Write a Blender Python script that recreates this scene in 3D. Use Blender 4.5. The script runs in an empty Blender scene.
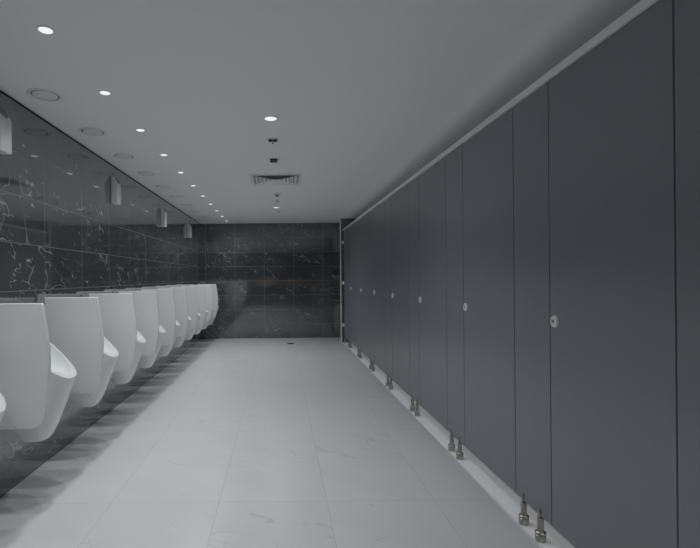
import bpy, bmesh, math, random
from math import radians, sin, cos, pi
from mathutils import Vector, Matrix
S = bpy.context.scene
C = S.collection
random.seed(7)

# ------------------------------------------------------------ camera, world, exposure
CAM_H = 1.25
cd = bpy.data.cameras.new('camera'); cam = bpy.data.objects.new('camera', cd); C.objects.link(cam)
cam.location = (0, 0, CAM_H)
cam.rotation_euler = (radians(90), radians(0.5), 0)
cd.sensor_width = 36; cd.lens = 24.0
cd.shift_x = 0.1; cd.shift_y = 0.0045
cd.clip_start = 0.02; cd.clip_end = 60
S.camera = cam
w = bpy.data.worlds.new('world'); S.world = w; w.use_nodes = True
w.node_tree.nodes['Background'].inputs[0].default_value = (0.5, 0.55, 0.6, 1)
w.node_tree.nodes['Background'].inputs[1].default_value = 0.02
S.view_settings.view_transform = 'Standard'
S.view_settings.look = 'None'
S.view_settings.gamma = 1
S.view_settings.use_curve_mapping = False
S.view_settings.exposure = 0.0
SPOT_W = 17.5
BIG_W = 26
STALL_W = 8.5
LAMP_GLOW = 0.9

# room dimensions (x right, y away from the camera, z up)
XL, XP, XB = -1.61, 1.21, 2.75
YB, YP, YR = 9.57, 8.87, -1.2
ZC = 2.357

# ------------------------------------------------------------ helpers
def link(name, bm, mat, parent=None, smooth=False, loc=None):
    me = bpy.data.meshes.new(name)
    bmesh.ops.recalc_face_normals(bm, faces=bm.faces)
    bm.to_mesh(me); bm.free()
    if mat: me.materials.append(mat)
    if smooth:
        for p in me.polygons: p.use_smooth = True
    o = bpy.data.objects.new(name, me); C.objects.link(o)
    if parent: o.parent = parent
    if loc: o.location = loc
    return o
def box(bm, x0, x1, y0, y1, z0, z1, bev=0):
    r = bmesh.ops.create_cube(bm, size=1)
    vs = r['verts']
    for v in vs:
        v.co = Vector((x0 + (v.co.x+.5)*(x1-x0), y0 + (v.co.y+.5)*(y1-y0), z0 + (v.co.z+.5)*(z1-z0)))
    if bev:
        es = list({e for v in vs for e in v.link_edges})
        bmesh.ops.bevel(bm, geom=es, offset=bev, segments=2, affect='EDGES', profile=.6)
def B(*a, **k):
    bm = bmesh.new(); box(bm, *a, **k); return bm
def lathe(bm, prof, M=Matrix.Identity(4), n=32):
    rings = []
    for r, z in prof:
        if r < 1e-6: rings.append([bm.verts.new(M @ Vector((0, 0, z)))])
        else: rings.append([bm.verts.new(M @ Vector((r*cos(2*pi*i/n), r*sin(2*pi*i/n), z))) for i in range(n)])
    for a, b in zip(rings, rings[1:]):
        for i in range(n):
            j = (i+1) % n
            if len(a) == 1 and len(b) == 1: continue
            if len(a) == 1: bm.faces.new((a[0], b[i], b[j]))
            elif len(b) == 1: bm.faces.new((a[i], a[j], b[0]))
            else: bm.faces.new((a[i], a[j], b[j], b[i]))
def L(prof, M=Matrix.Identity(4), n=32):
    bm = bmesh.new(); lathe(bm, prof, M, n); return bm
def autosmooth(o, ang=35):
    for p in o.data.polygons: p.use_smooth = True
    o.data.set_sharp_from_angle(angle=radians(ang))
    return o
def empty(name, loc):
    o = bpy.data.objects.new(name, None); C.objects.link(o); o.location = loc; o.empty_display_size = .1
    return o
def tag(o, label, cat, group=None, kind=None):
    o['label'] = label; o['category'] = cat
    if group: o['group'] = group
    if kind: o['kind'] = kind
    return o
def struct(o): o['kind'] = 'structure'; return o
def copy_tree(o, parent=None):
    c = o.copy(); C.objects.link(c)
    if parent: c.parent = parent
    for ch in [x for x in bpy.data.objects if x.parent == o]: copy_tree(ch, c)
    return c
ORD = ['nearest', 'second', 'third', 'fourth', 'fifth', 'sixth', 'seventh', 'eighth', 'ninth', 'tenth', 'eleventh', 'twelfth', 'thirteenth']

# ------------------------------------------------------------ materials
def new_mat(name):
    m = bpy.data.materials.new(name); m.use_nodes = True
    return m, m.node_tree.nodes, m.node_tree.links, m.node_tree.nodes['Principled BSDF']
def plain(name, col, rough=.5, metal=0, var=.06, scale=9, bump=0, spec=.5):
    m, n, l, p = new_mat(name)
    tc = n.new('ShaderNodeTexCoord'); t = n.new('ShaderNodeTexNoise'); t.inputs['Scale'].default_value = scale
    t.inputs['Detail'].default_value = 4
    r = n.new('ShaderNodeValToRGB')
    r.color_ramp.elements[0].color = tuple(c*(1-var) for c in col)+(1,)
    r.color_ramp.elements[1].color = tuple(min(1, c*(1+var)) for c in col)+(1,)
    l.new(tc.outputs['Object'], t.inputs['Vector']); l.new(t.outputs['Fac'], r.inputs[0]); l.new(r.outputs[0], p.inputs['Base Color'])
    p.inputs['Roughness'].default_value = rough; p.inputs['Metallic'].default_value = metal
    p.inputs['Specular IOR Level'].default_value = spec
    if bump:
        b = n.new('ShaderNodeBump'); b.inputs['Strength'].default_value = bump; b.inputs['Distance'].default_value = .002
        l.new(t.outputs['Fac'], b.inputs['Height']); l.new(b.outputs[0], p.inputs['Normal'])
    return m
def glow(name, col, s):
    m, n, l, p = new_mat(name)
    p.inputs['Base Color'].default_value = (.1, .1, .1, 1); p.inputs['Emission Color'].default_value = col+(1,)
    p.inputs['Emission Strength'].default_value = s
    return m

def marble(name, ua, va, tu, tv, ou, ov, jw, base, base2, vein, joint, rough, veins, clouds=.5, spec=.5, rot=(0, 0, 0), stretch=(1, 1, 1), coat=0):
    """Tiles in the plane of world axes ua, va; vein layers: (scale, width, mask_scale, mask_threshold, strength)."""
    m, n, l, p = new_mat(name)
    def M(op, a, b=None, c=None):
        x = n.new('ShaderNodeMath'); x.operation = op
        for i, v in enumerate((a, b, c)):
            if v is None: continue
            if isinstance(v, (int, float)): x.inputs[i].default_value = v
            else: l.new(v, x.inputs[i])
        return x.outputs[0]
    g = n.new('ShaderNodeNewGeometry'); sp = n.new('ShaderNodeSeparateXYZ'); l.new(g.outputs['Position'], sp.inputs[0])
    U = M('DIVIDE', M('SUBTRACT', sp.outputs[ua], ou), tu); V = M('DIVIDE', M('SUBTRACT', sp.outputs[va], ov), tv)
    fu, fv = M('FRACT', U), M('FRACT', V); iu, iv = M('FLOOR', U), M('FLOOR', V)
    du = M('MULTIPLY', M('MINIMUM', fu, M('SUBTRACT', 1, fu)), tu); dv = M('MULTIPLY', M('MINIMUM', fv, M('SUBTRACT', 1, fv)), tv)
    jm = M('LESS_THAN', M('MINIMUM', du, dv), jw/2)
    cid = n.new('ShaderNodeCombineXYZ'); l.new(iu, cid.inputs[0]); l.new(iv, cid.inputs[1])
    wn = n.new('ShaderNodeTexWhiteNoise'); wn.noise_dimensions = '3D'; l.new(cid.outputs[0], wn.inputs['Vector'])
    sc = n.new('ShaderNodeVectorMath'); sc.operation = 'SCALE'; sc.inputs['Scale'].default_value = 20
    l.new(wn.outputs['Color'], sc.inputs[0])
    st = n.new('ShaderNodeMapping'); st.inputs['Scale'].default_value = (1, 1, 1); st.inputs['Rotation'].default_value = rot
    l.new(g.outputs['Position'], st.inputs['Vector'])
    s2 = n.new('ShaderNodeVectorMath'); s2.operation = 'MULTIPLY'; s2.inputs[1].default_value = stretch
    l.new(st.outputs[0], s2.inputs[0]); st = s2
    ad = n.new('ShaderNodeVectorMath'); ad.operation = 'ADD'; l.new(st.outputs[0], ad.inputs[0]); l.new(sc.outputs[0], ad.inputs[1])
    def noise(s, det=2, dist=0, off=0):
        t = n.new('ShaderNodeTexNoise'); t.inputs['Scale'].default_value = s; t.inputs['Detail'].default_value = det
        t.inputs['Distortion'].default_value = dist
        a2 = n.new('ShaderNodeVectorMath'); a2.operation = 'ADD'; a2.inputs[1].default_value = (off, off*1.7, -off)
        l.new(ad.outputs[0], a2.inputs[0]); l.new(a2.outputs[0], t.inputs['Vector'])
        return t.outputs['Fac']
    tot = None
    for i, (s, wd, ms, mt, stg) in enumerate(veins):
        a = M('ABSOLUTE', M('SUBTRACT', noise(s, 3, .9, 3.1*i), .5))
        line = M('SUBTRACT', 1, M('SMOOTH_MIN', M('DIVIDE', a, wd), 1, .1))
        mk = n.new('ShaderNodeMapRange'); mk.inputs['From Min'].default_value = mt; mk.inputs['From Max'].default_value = mt+.06
        l.new(noise(ms, 1, 0, 7.7*i+1), mk.inputs['Value'])
        k = M('MULTIPLY', M('MULTIPLY', M('MAXIMUM', line, 0), mk.outputs[0]), stg)
        tot = k if tot is None else M('MAXIMUM', tot, k)
    def mix(fac, a, b):
        x = n.new('ShaderNodeMix'); x.data_type = 'RGBA'
        if isinstance(fac, (int, float)): x.inputs[0].default_value = fac
        else: l.new(fac, x.inputs[0])
        for i, v in ((6, a), (7, b)):
            if isinstance(v, tuple): x.inputs[i].default_value = v+(1,)
            else: l.new(v, x.inputs[i])
        return x.outputs[2]
    cl = M('MULTIPLY', noise(3, 5, .4, 13), 1)
    mr = n.new('ShaderNodeMapRange'); mr.inputs['From Min'].default_value = .35; mr.inputs['From Max'].default_value = .7
    l.new(cl, mr.inputs['Value'])
    col = mix(M('MULTIPLY', mr.outputs[0], clouds), base, base2)
    col = mix(tot, col, vein); col = mix(jm, col, joint)
    l.new(col, p.inputs['Base Color'])
    rr = n.new('ShaderNodeMix'); rr.data_type = 'FLOAT'; l.new(jm, rr.inputs[0]); rr.inputs[2].default_value = rough; rr.inputs[3].default_value = .7
    l.new(rr.outputs[0], p.inputs['Roughness'])
    bp = n.new('ShaderNodeBump'); bp.inputs['Strength'].default_value = .3; bp.inputs['Distance'].default_value = .001
    l.new(M('SUBTRACT', 1, jm), bp.inputs['Height']); l.new(bp.outputs[0], p.inputs['Normal'])
    p.inputs['Specular IOR Level'].default_value = spec
    p.inputs['Coat Weight'].default_value = coat; p.inputs['Coat IOR'].default_value = 1.75; p.inputs['Coat Roughness'].default_value = rough
    return m
DK, DK2, VN, JT = (.052, .060, .065), (.095, .105, .112), (.55, .56, .56), (.17, .18, .185)
VL = [(2.0, .005, 4, .53, .5), (4.5, .0078, 6, .57, .85), (8, .013, 10, .61, .9), (1.1, .0025, 2.0, .44, .45)]
m_left = marble('dark_marble_tiles_side', 1, 2, .6, .2946, 3.2, 0, .004, DK, DK2, VN, JT, .05, VL, spec=1.0, rot=(radians(22), 0, 0), stretch=(1, .6, 1.15), coat=1)
m_back = marble('dark_marble_tiles_end', 0, 2, .6, .2946, .279, 0, .006, DK, DK2, VN, JT, .07, VL, spec=1.0, rot=(0, radians(-30), 0), stretch=(.5, 1, 1.2), coat=1)
m_floor = marble('pale_marble_floor_tiles', 0, 1, .6, 1.2, .25, 2.6, .0035, (.76, .755, .77), (.70, .695, .71), (.46, .465, .47), (.60, .61, .61), .28,
                 [(1.3, .004, 2.2, .50, .45), (3, .010, 5, .60, .5)], .6, spec=.4, rot=(0, 0, radians(25)), stretch=(.5, 1.1, 1))
m_ceil = plain('painted_ceiling', (.93, .945, .95), .9, var=.01, scale=3, spec=.1)
m_white = plain('white_stone_threshold', (.90, .92, .93), .35, var=.02)
m_cer = plain('white_ceramic', (.86, .875, .88), .2, var=.01, scale=4)
m_cer2 = plain('white_ceramic_screen', (.81, .83, .835), .22, var=.01, scale=4)
m_door = plain('dark_grey_laminate', (.205, .22, .24), .32, var=.05, scale=5, spec=.75)
m_alu = plain('brushed_aluminium', (.88, .92, .93), .4, metal=.0, var=.04, scale=30)
m_steel = plain('satin_steel', (.42, .41, .38), .3, metal=.9, var=.1, scale=40)
m_black = plain('black_shadow_gap', (.015, .017, .018), .8)
m_dark = plain('dark_plastic', (.02, .022, .024), .5)
m_plas = plain('white_plastic', (.84, .86, .865), .4, var=.01)
m_plasg = plain('grey_plastic_lens', (.28, .3, .31), .25, var=.05)
m_grey = plain('grey_metal_grille', (.30, .32, .33), .5, var=.03)
m_wood = plain('brown_wood', (.62, .42, .27), .5, var=.3, scale=6)
m_lamp = glow('lamp_lens', (.93, .99, 1.0), LAMP_GLOW)

# ------------------------------------------------------------ the room
T = .1
struct(link('floor', B(XL-T, XB+T, YR-T, YB+T, -.1, 0), m_floor))
struct(link('ceiling', B(XL-T, XB+T, YR-T, YB+T, ZC, ZC+.1), m_ceil))
struct(link('wall_left', B(XL-T, XL, YR, YB, 0, ZC-.022), m_left))
struct(link('trim_1', B(XL-T, XL-.012, YR, YB, ZC-.022, ZC), m_black))          # strip coloured black for the shade in the gap above the marble
struct(link('wall_back', B(XL-T, XB+T, YB, YB+T, 0, ZC), m_back))
struct(link('wall_pier', B(1.155, XB, YP, YB, 0, ZC), m_back))
struct(link('wall_right', B(XB, XB+T, YR, YB, 0, ZC), m_left))
struct(link('wall_front', B(XL-T, XB+T, YR-T, YR, 0, ZC), m_back))
struct(link('trim_2', B(1.145, 1.165, YP-.006, YP+.012, 0, ZC, bev=.001), m_alu))  # corner profile of the pier
struct(link('trim_3', B(XP-.014, XB, YR, YP, 0, .004), m_white))                # white stone threshold of the cubicles
struct(link('trim_4', B(-.96, -.22, YR, YR+.04, .88, 1.14, bev=.01), m_wood))    # unseen wooden panels added for a warm reflection in the end wall
struct(link('trim_5', B(.30, 1.15, YR, YR+.04, .88, 1.14, bev=.01), m_wood))
struct(link('trim_6', B(-1.1, 1.15, YR, YR+.03, 2.24, 2.32, bev=.01), m_wood))

# ------------------------------------------------------------ cubicle fronts
PITCH = .985; ZP0, ZP1 = .123, 2.12; PT = .013
doors = []
N0, N1 = -2, 7
def lock_mesh():
    M = Matrix.Rotation(radians(-90), 4, 'Y')
    return L([(0, .0), (.027, 0), (.027, .004), (.024, .009), (.015, .011), (.0145, .008), (0, .008)], M, 36)
far = []
for k in range(N0, N1):
    y0, y1 = 1.428+PITCH*k, 2.095+PITCH*k
    if y1 < YR: continue
    y0 = max(y0, YR+.01)
    root = empty('cubicle_door', (XP, (y0+y1)/2, ZP0))
    hw = (y1-y0)/2 - .003
    link('door_panel', B(0, PT, -hw, hw, 0, ZP1-ZP0-.003, bev=.0015), m_door, root)
    lk = link('lock', lock_mesh(), m_alu, root, loc=(0, hw-.038, 1.044-ZP0)); autosmooth(lk)
    sl = link('keyhole', B(-.0095, -.0075, -.002, .002, -.008, .008), m_dark, lk)
    sl2 = link('indicator', B(-.0095, -.0075, .004, .010, -.006, .006, bev=.0005), m_grey, lk)
    doors.append((k, root))
vis = [r for k, r in doors if k >= 0]
for i, r in enumerate(vis):
    tag(r, ['widest looking dark grey cubicle door with round lock, nearest to the camera',
            'second dark grey cubicle door from the camera, round lock at its far edge',
            'third dark grey cubicle door along the row from the camera',
            'fourth dark grey cubicle door along the row from the camera',
            'fifth dark grey cubicle door along the row from the camera',
            'sixth dark grey cubicle door along the row from the camera',
            'last dark grey cubicle door with a lock, before the end panel'][i], 'door', 'cubicle doors in the right hand row')
for k, r in doors:
    if k < 0: tag(r, 'dark grey cubicle door beside the camera, outside the right edge', 'door', 'cubicle doors in the right hand row')

def foot_into(parent, y):
    f = empty('foot', (0, 0, 0)); f.parent = parent
    bm = L([(0, 0), (.022, 0), (.023, .004), (.023, .028), (.020, .031), (.024, .033), (.024, .041), (.020, .045),
            (.0135, .047), (.0135, .108), (0, .108)], Matrix.Translation((PT/2-.004, y, .004-ZP0)), 28)
    bpy.data.objects.remove(f)
    o = autosmooth(link('foot', bm, m_steel, parent))
    bm = B(-.005, -.0005, y-.006, y+.006, .095-ZP0, .155-ZP0, bev=.001)
    lathe(bm, [(0, -.003), (.004, -.003), (.004, 0)], Matrix.Translation((-.004, y, .145-ZP0)) @ Matrix.Rotation(radians(90), 4, 'Y'), 12)
    link('clamp', bm, m_steel, o)
for k in range(N0-1, N1+1):
    y0 = 2.095+PITCH*k; y1 = 2.413+PITCH*k
    last = k == N1-1
    if k >= N1: continue
    if y1 < YR+.2: continue
    root = empty('cubicle_pilaster', (XP, y0, ZP0))
    link('pilaster_panel', B(0, PT, .003, y1-y0-.003, 0, ZP1-ZP0-.003, bev=.0015), m_door, root)
    foot_into(root, .095); foot_into(root, .245)
    i = k+1
    if k < -1: lab = 'narrow dark grey fixed panel outside the right edge, %s cut-off one' % ('behind the' if k == -2 else 'two before the')
    elif k == -1: lab = 'narrow dark grey fixed panel cut off by the right edge of the photo'
    elif last: lab = 'last narrow dark grey fixed panel on two steel feet, before the end panel'
    else: lab = '%s narrow dark grey fixed panel on two steel feet, beyond the %s cubicle door' % (['first whole', 'second', 'third', 'fourth', 'fifth', 'sixth'][k], ORD[k])
    tag(root, lab, 'panel', 'fixed panels between the cubicle doors')
# end panel against the pier
ye = 2.413+PITCH*(N1-1)
root = empty('cubicle_end_panel', (XP, ye, ZP0))
wl = YP-ye
link('end_board', B(0, PT, .003, wl-.03, 0, ZP1-ZP0-.003, bev=.0015), m_door, root)
foot_into(root, wl-.09)
for z in (.33, 1.13, 1.90):
    bm = B(-.004, PT+.004, wl-.05, wl-.001, z-ZP0-.03, z-ZP0+.03, bev=.001)
    box(bm, -.03, PT+.03, wl-.004, wl-.0005, z-ZP0-.03, z-ZP0+.03)
    link('wall_bracket', bm, m_alu, root)
tag(root, 'last dark grey board of the cubicle row, bracketed to the tiled pier', 'panel')
# head rail
bm = B(XP-.012, XP+PT+.012, YR+.005, YP-.002, ZP1, ZP1+.032, bev=.002)
hr = link('head_rail', bm, m_alu); tag(hr, 'long aluminium head rail along the top of the cubicle fronts', 'rail')

# ------------------------------------------------------------ urinals and screens
UP = .724; UZ = 2.395
def dsec(bm, z, depth, hw, n=28, back=0.0, sq=2.6):
    vs = []
    for i in range(n+1):
        a = -pi/2 + pi*i/n
        cx, sy = cos(a), sin(a)
        x = back + (depth-back)*(abs(cx)**(2/sq)); y = hw*math.copysign(abs(sy)**(2/sq), sy)
        vs.append(bm.verts.new((x, y, z)))
    return vs
def urinal_bm():
    bm = bmesh.new()
    # height, front depth, back depth, half width
    P = [(.308, .215, .190, .02), (.312, .240, .170, .045), (.322, .258, .150, .070), (.345, .276, .138, .088), (.39, .299, .122, .112), (.44, .320, .098, .132),
         (.48, .336, .07, .146), (.54, .360, .02, .162), (.61, .386, 0, .173), (.65, .403, 0, .177), (.68, .411, 0, .179), (.72, .413, 0, .180),
         (.85, .413, 0, .180), (.96, .413, 0, .177), (.97, .405, 0, .172)]
    rings = [dsec(bm, z, d, hw, back=b, sq=2.6) for z, d, b, hw in P]
    for a, b in zip(rings, rings[1:]):
        for i in range(len(a)-1): bm.faces.new((a[i], a[i+1], b[i+1], b[i]))
        bm.faces.new((a[-1], a[0], b[0], b[-1]))
    bm.faces.new(rings[0]); bm.faces.new(rings[-1])
    bmesh.ops.recalc_face_normals(bm, faces=bm.faces)
    return bm
TILT = math.atan2(.27, .335)
def slope_cut():
    M = Matrix.Translation((.413, 0, .672)) @ Matrix.Rotation(TILT, 4, 'Y')
    bm = B(-1, .5, -.5, .5, 0, .6)
    bmesh.ops.transform(bm, matrix=M, verts=bm.verts)
    bmesh.ops.recalc_face_normals(bm, faces=bm.faces)
    return bm
def cutter_bm():
    bm = bmesh.new()
    bmesh.ops.create_uvsphere(bm, u_segments=48, v_segments=28, radius=1)
    M = Matrix.Translation((.222, 0, .830)) @ Matrix.Rotation(TILT, 4, 'Y') @ Matrix.Diagonal((.200, .150, .125, 1))
    bmesh.ops.transform(bm, matrix=M, verts=bm.verts)
    return bm
ub = link('basin_source', urinal_bm(), m_cer); cs = link('slope', slope_cut(), m_cer); cb = link('cutter', cutter_bm(), m_cer)
for c_ in (cs, cb):
    md = ub.modifiers.new('b', 'BOOLEAN'); md.operation = 'DIFFERENCE'; md.object = c_; md.solver = 'EXACT'
bv = ub.modifiers.new('v', 'BEVEL'); bv.width = .007; bv.segments = 3; bv.limit_method = 'ANGLE'; bv.angle_limit = radians(38)
bpy.context.view_layer.update()
dg = bpy.context.evaluated_depsgraph_get()
ume = bpy.data.meshes.new_from_object(ub.evaluated_get(dg)); ume.name = 'urinal'
ume.transform(Matrix.Diagonal((.968, 1, 1, 1)))
bpy.data.objects.remove(ub); bpy.data.objects.remove(cb); bpy.data.objects.remove(cs)
proto = bpy.data.objects.new('urinal', ume); C.objects.link(proto)
autosmooth(proto, 40)
dr = link('drain_grate', L([(0, .004), (.028, .004), (.03, .002), (.03, 0), (0, 0)], Matrix.Translation((.155, 0, .722)), 20), m_steel, proto)
for k in range(-1, 10):
    o = proto if k == -1 else copy_tree(proto)
    o.location = (XL+.0005, UZ+.338+UP*k, 0)
    if k == -1: lab = 'white ceramic urinal cut off by the left edge, in front of the nearest screen'
    else: lab = 'white ceramic urinal whose lip shows just beyond the %s white screen from the camera' % ORD[k]
    if k == 9: lab = 'last white ceramic urinal of the row, next to the dark end wall'
    tag(o, lab, 'urinal', 'wall hung urinals along the left wall')
def screen_bm():
    # outline in (depth, height)
    pts = [(.032, 1.127), (.379, 1.127), (.387, 1.12)]
    pts += [(.396, 1.06), (.408, .98), (.418, .90), (.421, .83), (.418, .75), (.408, .67), (.394, .59), (.378, .525), (.364, .495), (.34, .481), (.30, .477), (.032, .477)]
    bm = bmesh.new()
    vs = [bm.verts.new((x, 0, z)) for x, z in pts]
    f = bm.faces.new(vs)
    r = bmesh.ops.extrude_face_region(bm, geom=[f])
    bmesh.ops.translate(bm, vec=(0, .028, 0), verts=[v for v in r['geom'] if isinstance(v, bmesh.types.BMVert)])
    bmesh.ops.recalc_face_normals(bm, faces=bm.faces)
    es = [e for e in bm.edges if abs(e.verts[0].co.y-e.verts[1].co.y) < 1e-5 and max(v.co.x for v in e.verts) > .01]
    bmesh.ops.bevel(bm, geom=es, offset=.007, segments=3, affect='EDGES', profile=.5)
    return bm
sproto = link('urinal_screen', screen_bm(), m_cer2); autosmooth(sproto, 30)
for z in (.60, 1.0):
    autosmooth(link('wall_fixing', L([(0, 0), (.012, 0), (.012, .034), (0, .034)], Matrix.Translation((0, .014, z)) @ Matrix.Rotation(radians(90), 4, 'Y'), 16), m_steel, sproto))
for k in range(0, 10):
    o = sproto if k == 0 else copy_tree(sproto)
    o.location = (XL+.0005, UZ+UP*k, 0)
    lab = '%s white ceramic screen from the camera, fixed to the left wall between urinals' % ORD[k]
    if k == 0: lab = 'nearest and largest looking white ceramic urinal screen, at the left edge'
    if k == 9: lab = 'farthest white ceramic screen, standing before the last urinal'
    tag(o, lab, 'screen', 'privacy screens between the urinals')

# ------------------------------------------------------------ dispensers high on the left wall
def disp():
    t = empty('air_freshener_dispenser', (XL, 0, 0))
    pts = [(0.002, 1.95), (.055, 1.95), (.058, 1.955), (.058, 2.14), (.022, 2.205), (.002, 2.205)]
    bm = bmesh.new(); vs = [bm.verts.new((x, 0, z)) for x, z in pts]; f = bm.faces.new(vs)
    r = bmesh.ops.extrude_face_region(bm, geom=[f])
    bmesh.ops.translate(bm, vec=(0, .115, 0), verts=[v for v in r['geom'] if isinstance(v, bmesh.types.BMVert)])
    bmesh.ops.recalc_face_normals(bm, faces=bm.faces)
    bmesh.ops.bevel(bm, geom=list(bm.edges), offset=.003, segments=2, affect='EDGES')
    autosmooth(link('casing', bm, m_plas, t), 40)
    n = Vector((.065, 0, .036)).normalized()
    M = Matrix.Translation((.0405, .0575, 2.1735)) @ n.to_track_quat('Z', 'Y').to_matrix().to_4x4()
    autosmooth(link('nozzle_ring', L([(0, 0), (.034, 0), (.034, .006), (.028, .010), (.024, .008), (.023, .004), (0, .004)], M), m_plasg, t))
    link('back_plate', B(.0005, .0025, .006, .109, 1.956, 2.199), m_grey, t)
    return t
for i, y in enumerate((2.60, 4.46, 6.31, 8.12)):
    o = disp(); o.location.y = y; o.location.z = (.026, .022, .002, .006)[i]
    tag(o, ['white wall dispenser with sloped top at the left edge of the photo, nearest of four',
            'second white sloped-top dispenser from the camera, high on the dark marble wall',
            'third white sloped-top dispenser from the camera, high on the dark marble wall',
            'farthest white sloped-top dispenser, high on the marble near the end wall'][i], 'dispenser', 'dispensers high on the left wall')

# ------------------------------------------------------------ ceiling: downlights
def downlight(x, y, r, power, label, group, size=radians(140)):
    t = empty('downlight', (x, y, ZC))
    autosmooth(link('bezel', L([(r*1.0, -.0005), (r*1.0, -.004), (r*1.18, -.005), (r*1.3, -.003), (r*1.32, -.0003)]), m_plas, t))
    autosmooth(link('lamp_lens', L([(0, -.010), (r*.5, -.009), (r*.85, -.0065), (r*1.02, -.0035)], n=32), m_lamp, t), 60)
    ld = bpy.data.lights.new('lamp_light', 'SPOT'); ld.energy = power; ld.spot_size = size; ld.spot_blend = 1.0
    ld.shadow_soft_size = .0; ld.color = (.965, .985, 1)
    lo = bpy.data.objects.new('lamp_light', ld); C.objects.link(lo); lo.parent = t; lo.location = (0, 0, -.013)
    tag(t, label, 'ceiling light', group)
    return t
for k in range(-4, 11):
    y = 2.07+.703*k
    if k < 0: lab = 'small unseen downlight of the left row behind the camera, %s before the first seen' % ORD[-k-1].replace('nearest', 'next')
    elif k == 10: lab = 'farthest small round downlight of the left row, against the end wall'
    else: lab = '%s small round downlight in the long left row, counted from the top left' % ('first' if k == 0 else ORD[k])
    downlight(-1.03, y, .030, SPOT_W, lab, 'small downlights in the left row')
for i, y in enumerate((-.7, 3.25, 7.4)):
    downlight(-.055, y, .042, BIG_W, ['larger round downlight in the middle of the ceiling, behind the camera',
        'larger bright round downlight in the middle of the ceiling, in front of the detector',
        'larger bright round downlight in mid-ceiling, beyond the square air diffuser'][i], 'larger downlights along the middle', radians(150))
for k in range(-2, 9):      # unseen lamps added inside the cubicles to brighten the strip under the doors
    y = 1.75+PITCH*k
    if YR+.2 < y < YP-.2: downlight(2.0, y, .030, STALL_W, 'small round downlight added unseen inside the cubicle behind the %s grey door' % (ORD[k] if k >= 0 else ('unseen', 'farther unseen')[-k-1]), 'added unseen downlights inside the cubicles')
# round valves over the urinals
def valve():
    t = empty('round_air_valve', (-1.40, 0, ZC))
    autosmooth(link('frame', L([(.079, -.0005), (.080, -.005), (.084, -.007), (.092, -.0065), (.098, -.003), (.099, -.0003)], n=48), m_plas, t), 60)
    link('throat', L([(0, -.0006), (.08, -.0006)], n=40), m_dark, t)
    autosmooth(link('disc', L([(0, -.010), (.055, -.009), (.070, -.006), (.072, -.004), (.066, -.002), (0, -.001)], n=48), m_plas, t), 50)
    return t
vp = valve()
for k in range(-1, 9):
    o = vp if k == -1 else copy_tree(vp)
    o.location.y = 2.80+.708*k
    if k < 0: lab = 'round white ceiling air valve over the urinals, outside the left edge'
    elif k == 8: lab = 'farthest round white ceiling air valve over the urinals'
    else: lab = '%s round white ceiling air valve over the urinals, counted from the left edge' % ('first' if k == 0 else ORD[k])
    tag(o, lab, 'air valve', 'round air valves above the urinals')
# detector in two dark halves
t = empty('ceiling_detector', (-.048, 3.74, ZC))
autosmooth(link('mounting_ring', L([(0, -.006), (.04, -.006), (.044, -.003), (.045, -.0003)], n=32), m_plas, t))
for s in (-1, 1):
    link('dark_sensor', B(s*.02-.015, s*.02+.015, -.02, .02, -.019, -.006, bev=.003), m_dark, t)
autosmooth(link('stem', L([(0, -.04), (.006, -.04), (.007, -.036), (.004, -.03), (.004, -.006)], n=16), m_grey, t))
tag(t, 'small dark double ceiling sensor with a short stem, nearer of the dark fittings', 'sensor')
t = empty('ceiling_sensor', (-.05, 4.40, ZC))
autosmooth(link('ring', L([(0, -.004), (.055, -.004), (.06, -.002), (.062, -.0003)], n=32), m_plas, t))
link('black_window', B(-.034, .034, -.06, .045, -.016, -.004, bev=.003), m_dark, t)
tag(t, 'small black rectangular ceiling sensor just before the square air diffuser', 'sensor')
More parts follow.
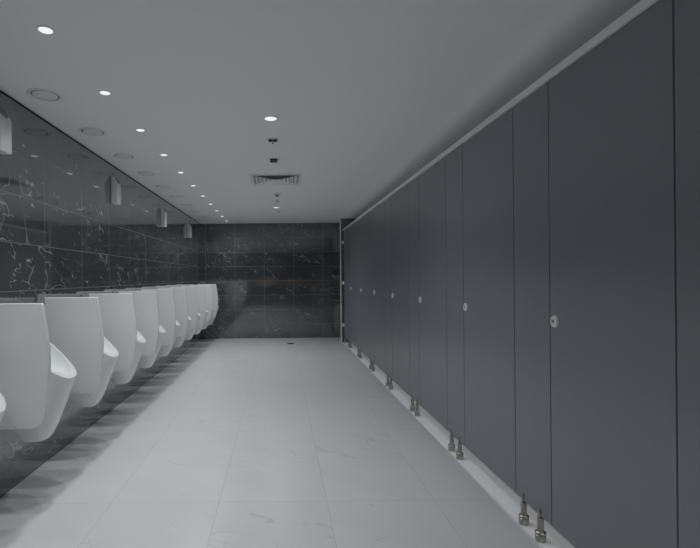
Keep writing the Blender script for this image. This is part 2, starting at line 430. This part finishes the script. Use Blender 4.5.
# square diffuser
t = empty('air_diffuser', (-.035, 5.28, ZC))
H = .28
bm = bmesh.new()
def sqring(bm, a0, z0, a1, z1):
    A = [bm.verts.new((sx*a0, sy*a0, z0)) for sx, sy in ((-1, -1), (1, -1), (1, 1), (-1, 1))]
    Bv = [bm.verts.new((sx*a1, sy*a1, z1)) for sx, sy in ((-1, -1), (1, -1), (1, 1), (-1, 1))]
    for i in range(4):
        j = (i+1) % 4; bm.faces.new((A[i], A[j], Bv[j], Bv[i]))
sqring(bm, H, -.0005, H, -.008); sqring(bm, H, -.008, H-.03, -.010); sqring(bm, H-.03, -.010, H-.035, -.0008)
link('frame', bm, m_plas, t)
bm = bmesh.new()
for i in range(5):
    a = H-.06-.042*i
    sqring(bm, a+.012, -.014, a-.016, -.002)
sqring(bm, .05, -.014, .0001, -.014)
link('louvre', bm, m_plas, t)
link('throat', B(-H+.036, H-.036, -H+.036, H-.036, -.0015, -.0007), m_grey, t)
tag(t, 'square louvred white air diffuser in the middle of the ceiling', 'diffuser')
t = empty('smoke_detector', (-.03, 6.2, ZC))
autosmooth(link('base', L([(0, -.012), (.05, -.012), (.055, -.008), (.056, -.0003)], n=32), m_plas, t))
autosmooth(link('dark_head', L([(0, -.04), (.015, -.04), (.022, -.03), (.03, -.012)], n=24), m_grey, t))
tag(t, 'small round smoke detector just beyond the square air diffuser', 'smoke detector')
t = empty('sprinkler_head', (-.03, 6.68, ZC))
autosmooth(link('rosette', L([(0, -.004), (.036, -.004), (.04, -.0003)], n=32), m_plas, t))
autosmooth(link('deflector', L([(0, -.034), (.02, -.034), (.02, -.030), (.005, -.028), (.006, -.004)], n=20), m_steel, t))
tag(t, 'small metal sprinkler head between the smoke detector and the far middle downlight', 'sprinkler')
t = empty('ceiling_speaker', (-.01, 7.85, ZC))
autosmooth(link('rim', L([(.03, -.004), (.038, -.006), (.042, -.0003)], n=32), m_plas, t))
link('dark_grille', L([(0, -.012), (.02, -.012), (.031, -.003)], n=24), m_grey, t)
tag(t, 'tiny dark round ceiling fitting beyond the farther middle downlight', 'ceiling fitting')

# ------------------------------------------------------------ floor drain
t = empty('floor_drain', (.187, 8.76, 0))
link('drain_frame', B(-.07, .07, -.07, .07, .0003, .003, bev=.001), m_steel, t)
bm = bmesh.new()
for i in range(6): box(bm, -.058, .058, -.058+.02*i, -.044+.02*i, .003, .0042)
link('slot', bm, m_dark, t)
tag(t, 'small dark square floor drain in front of the end wall', 'drain')
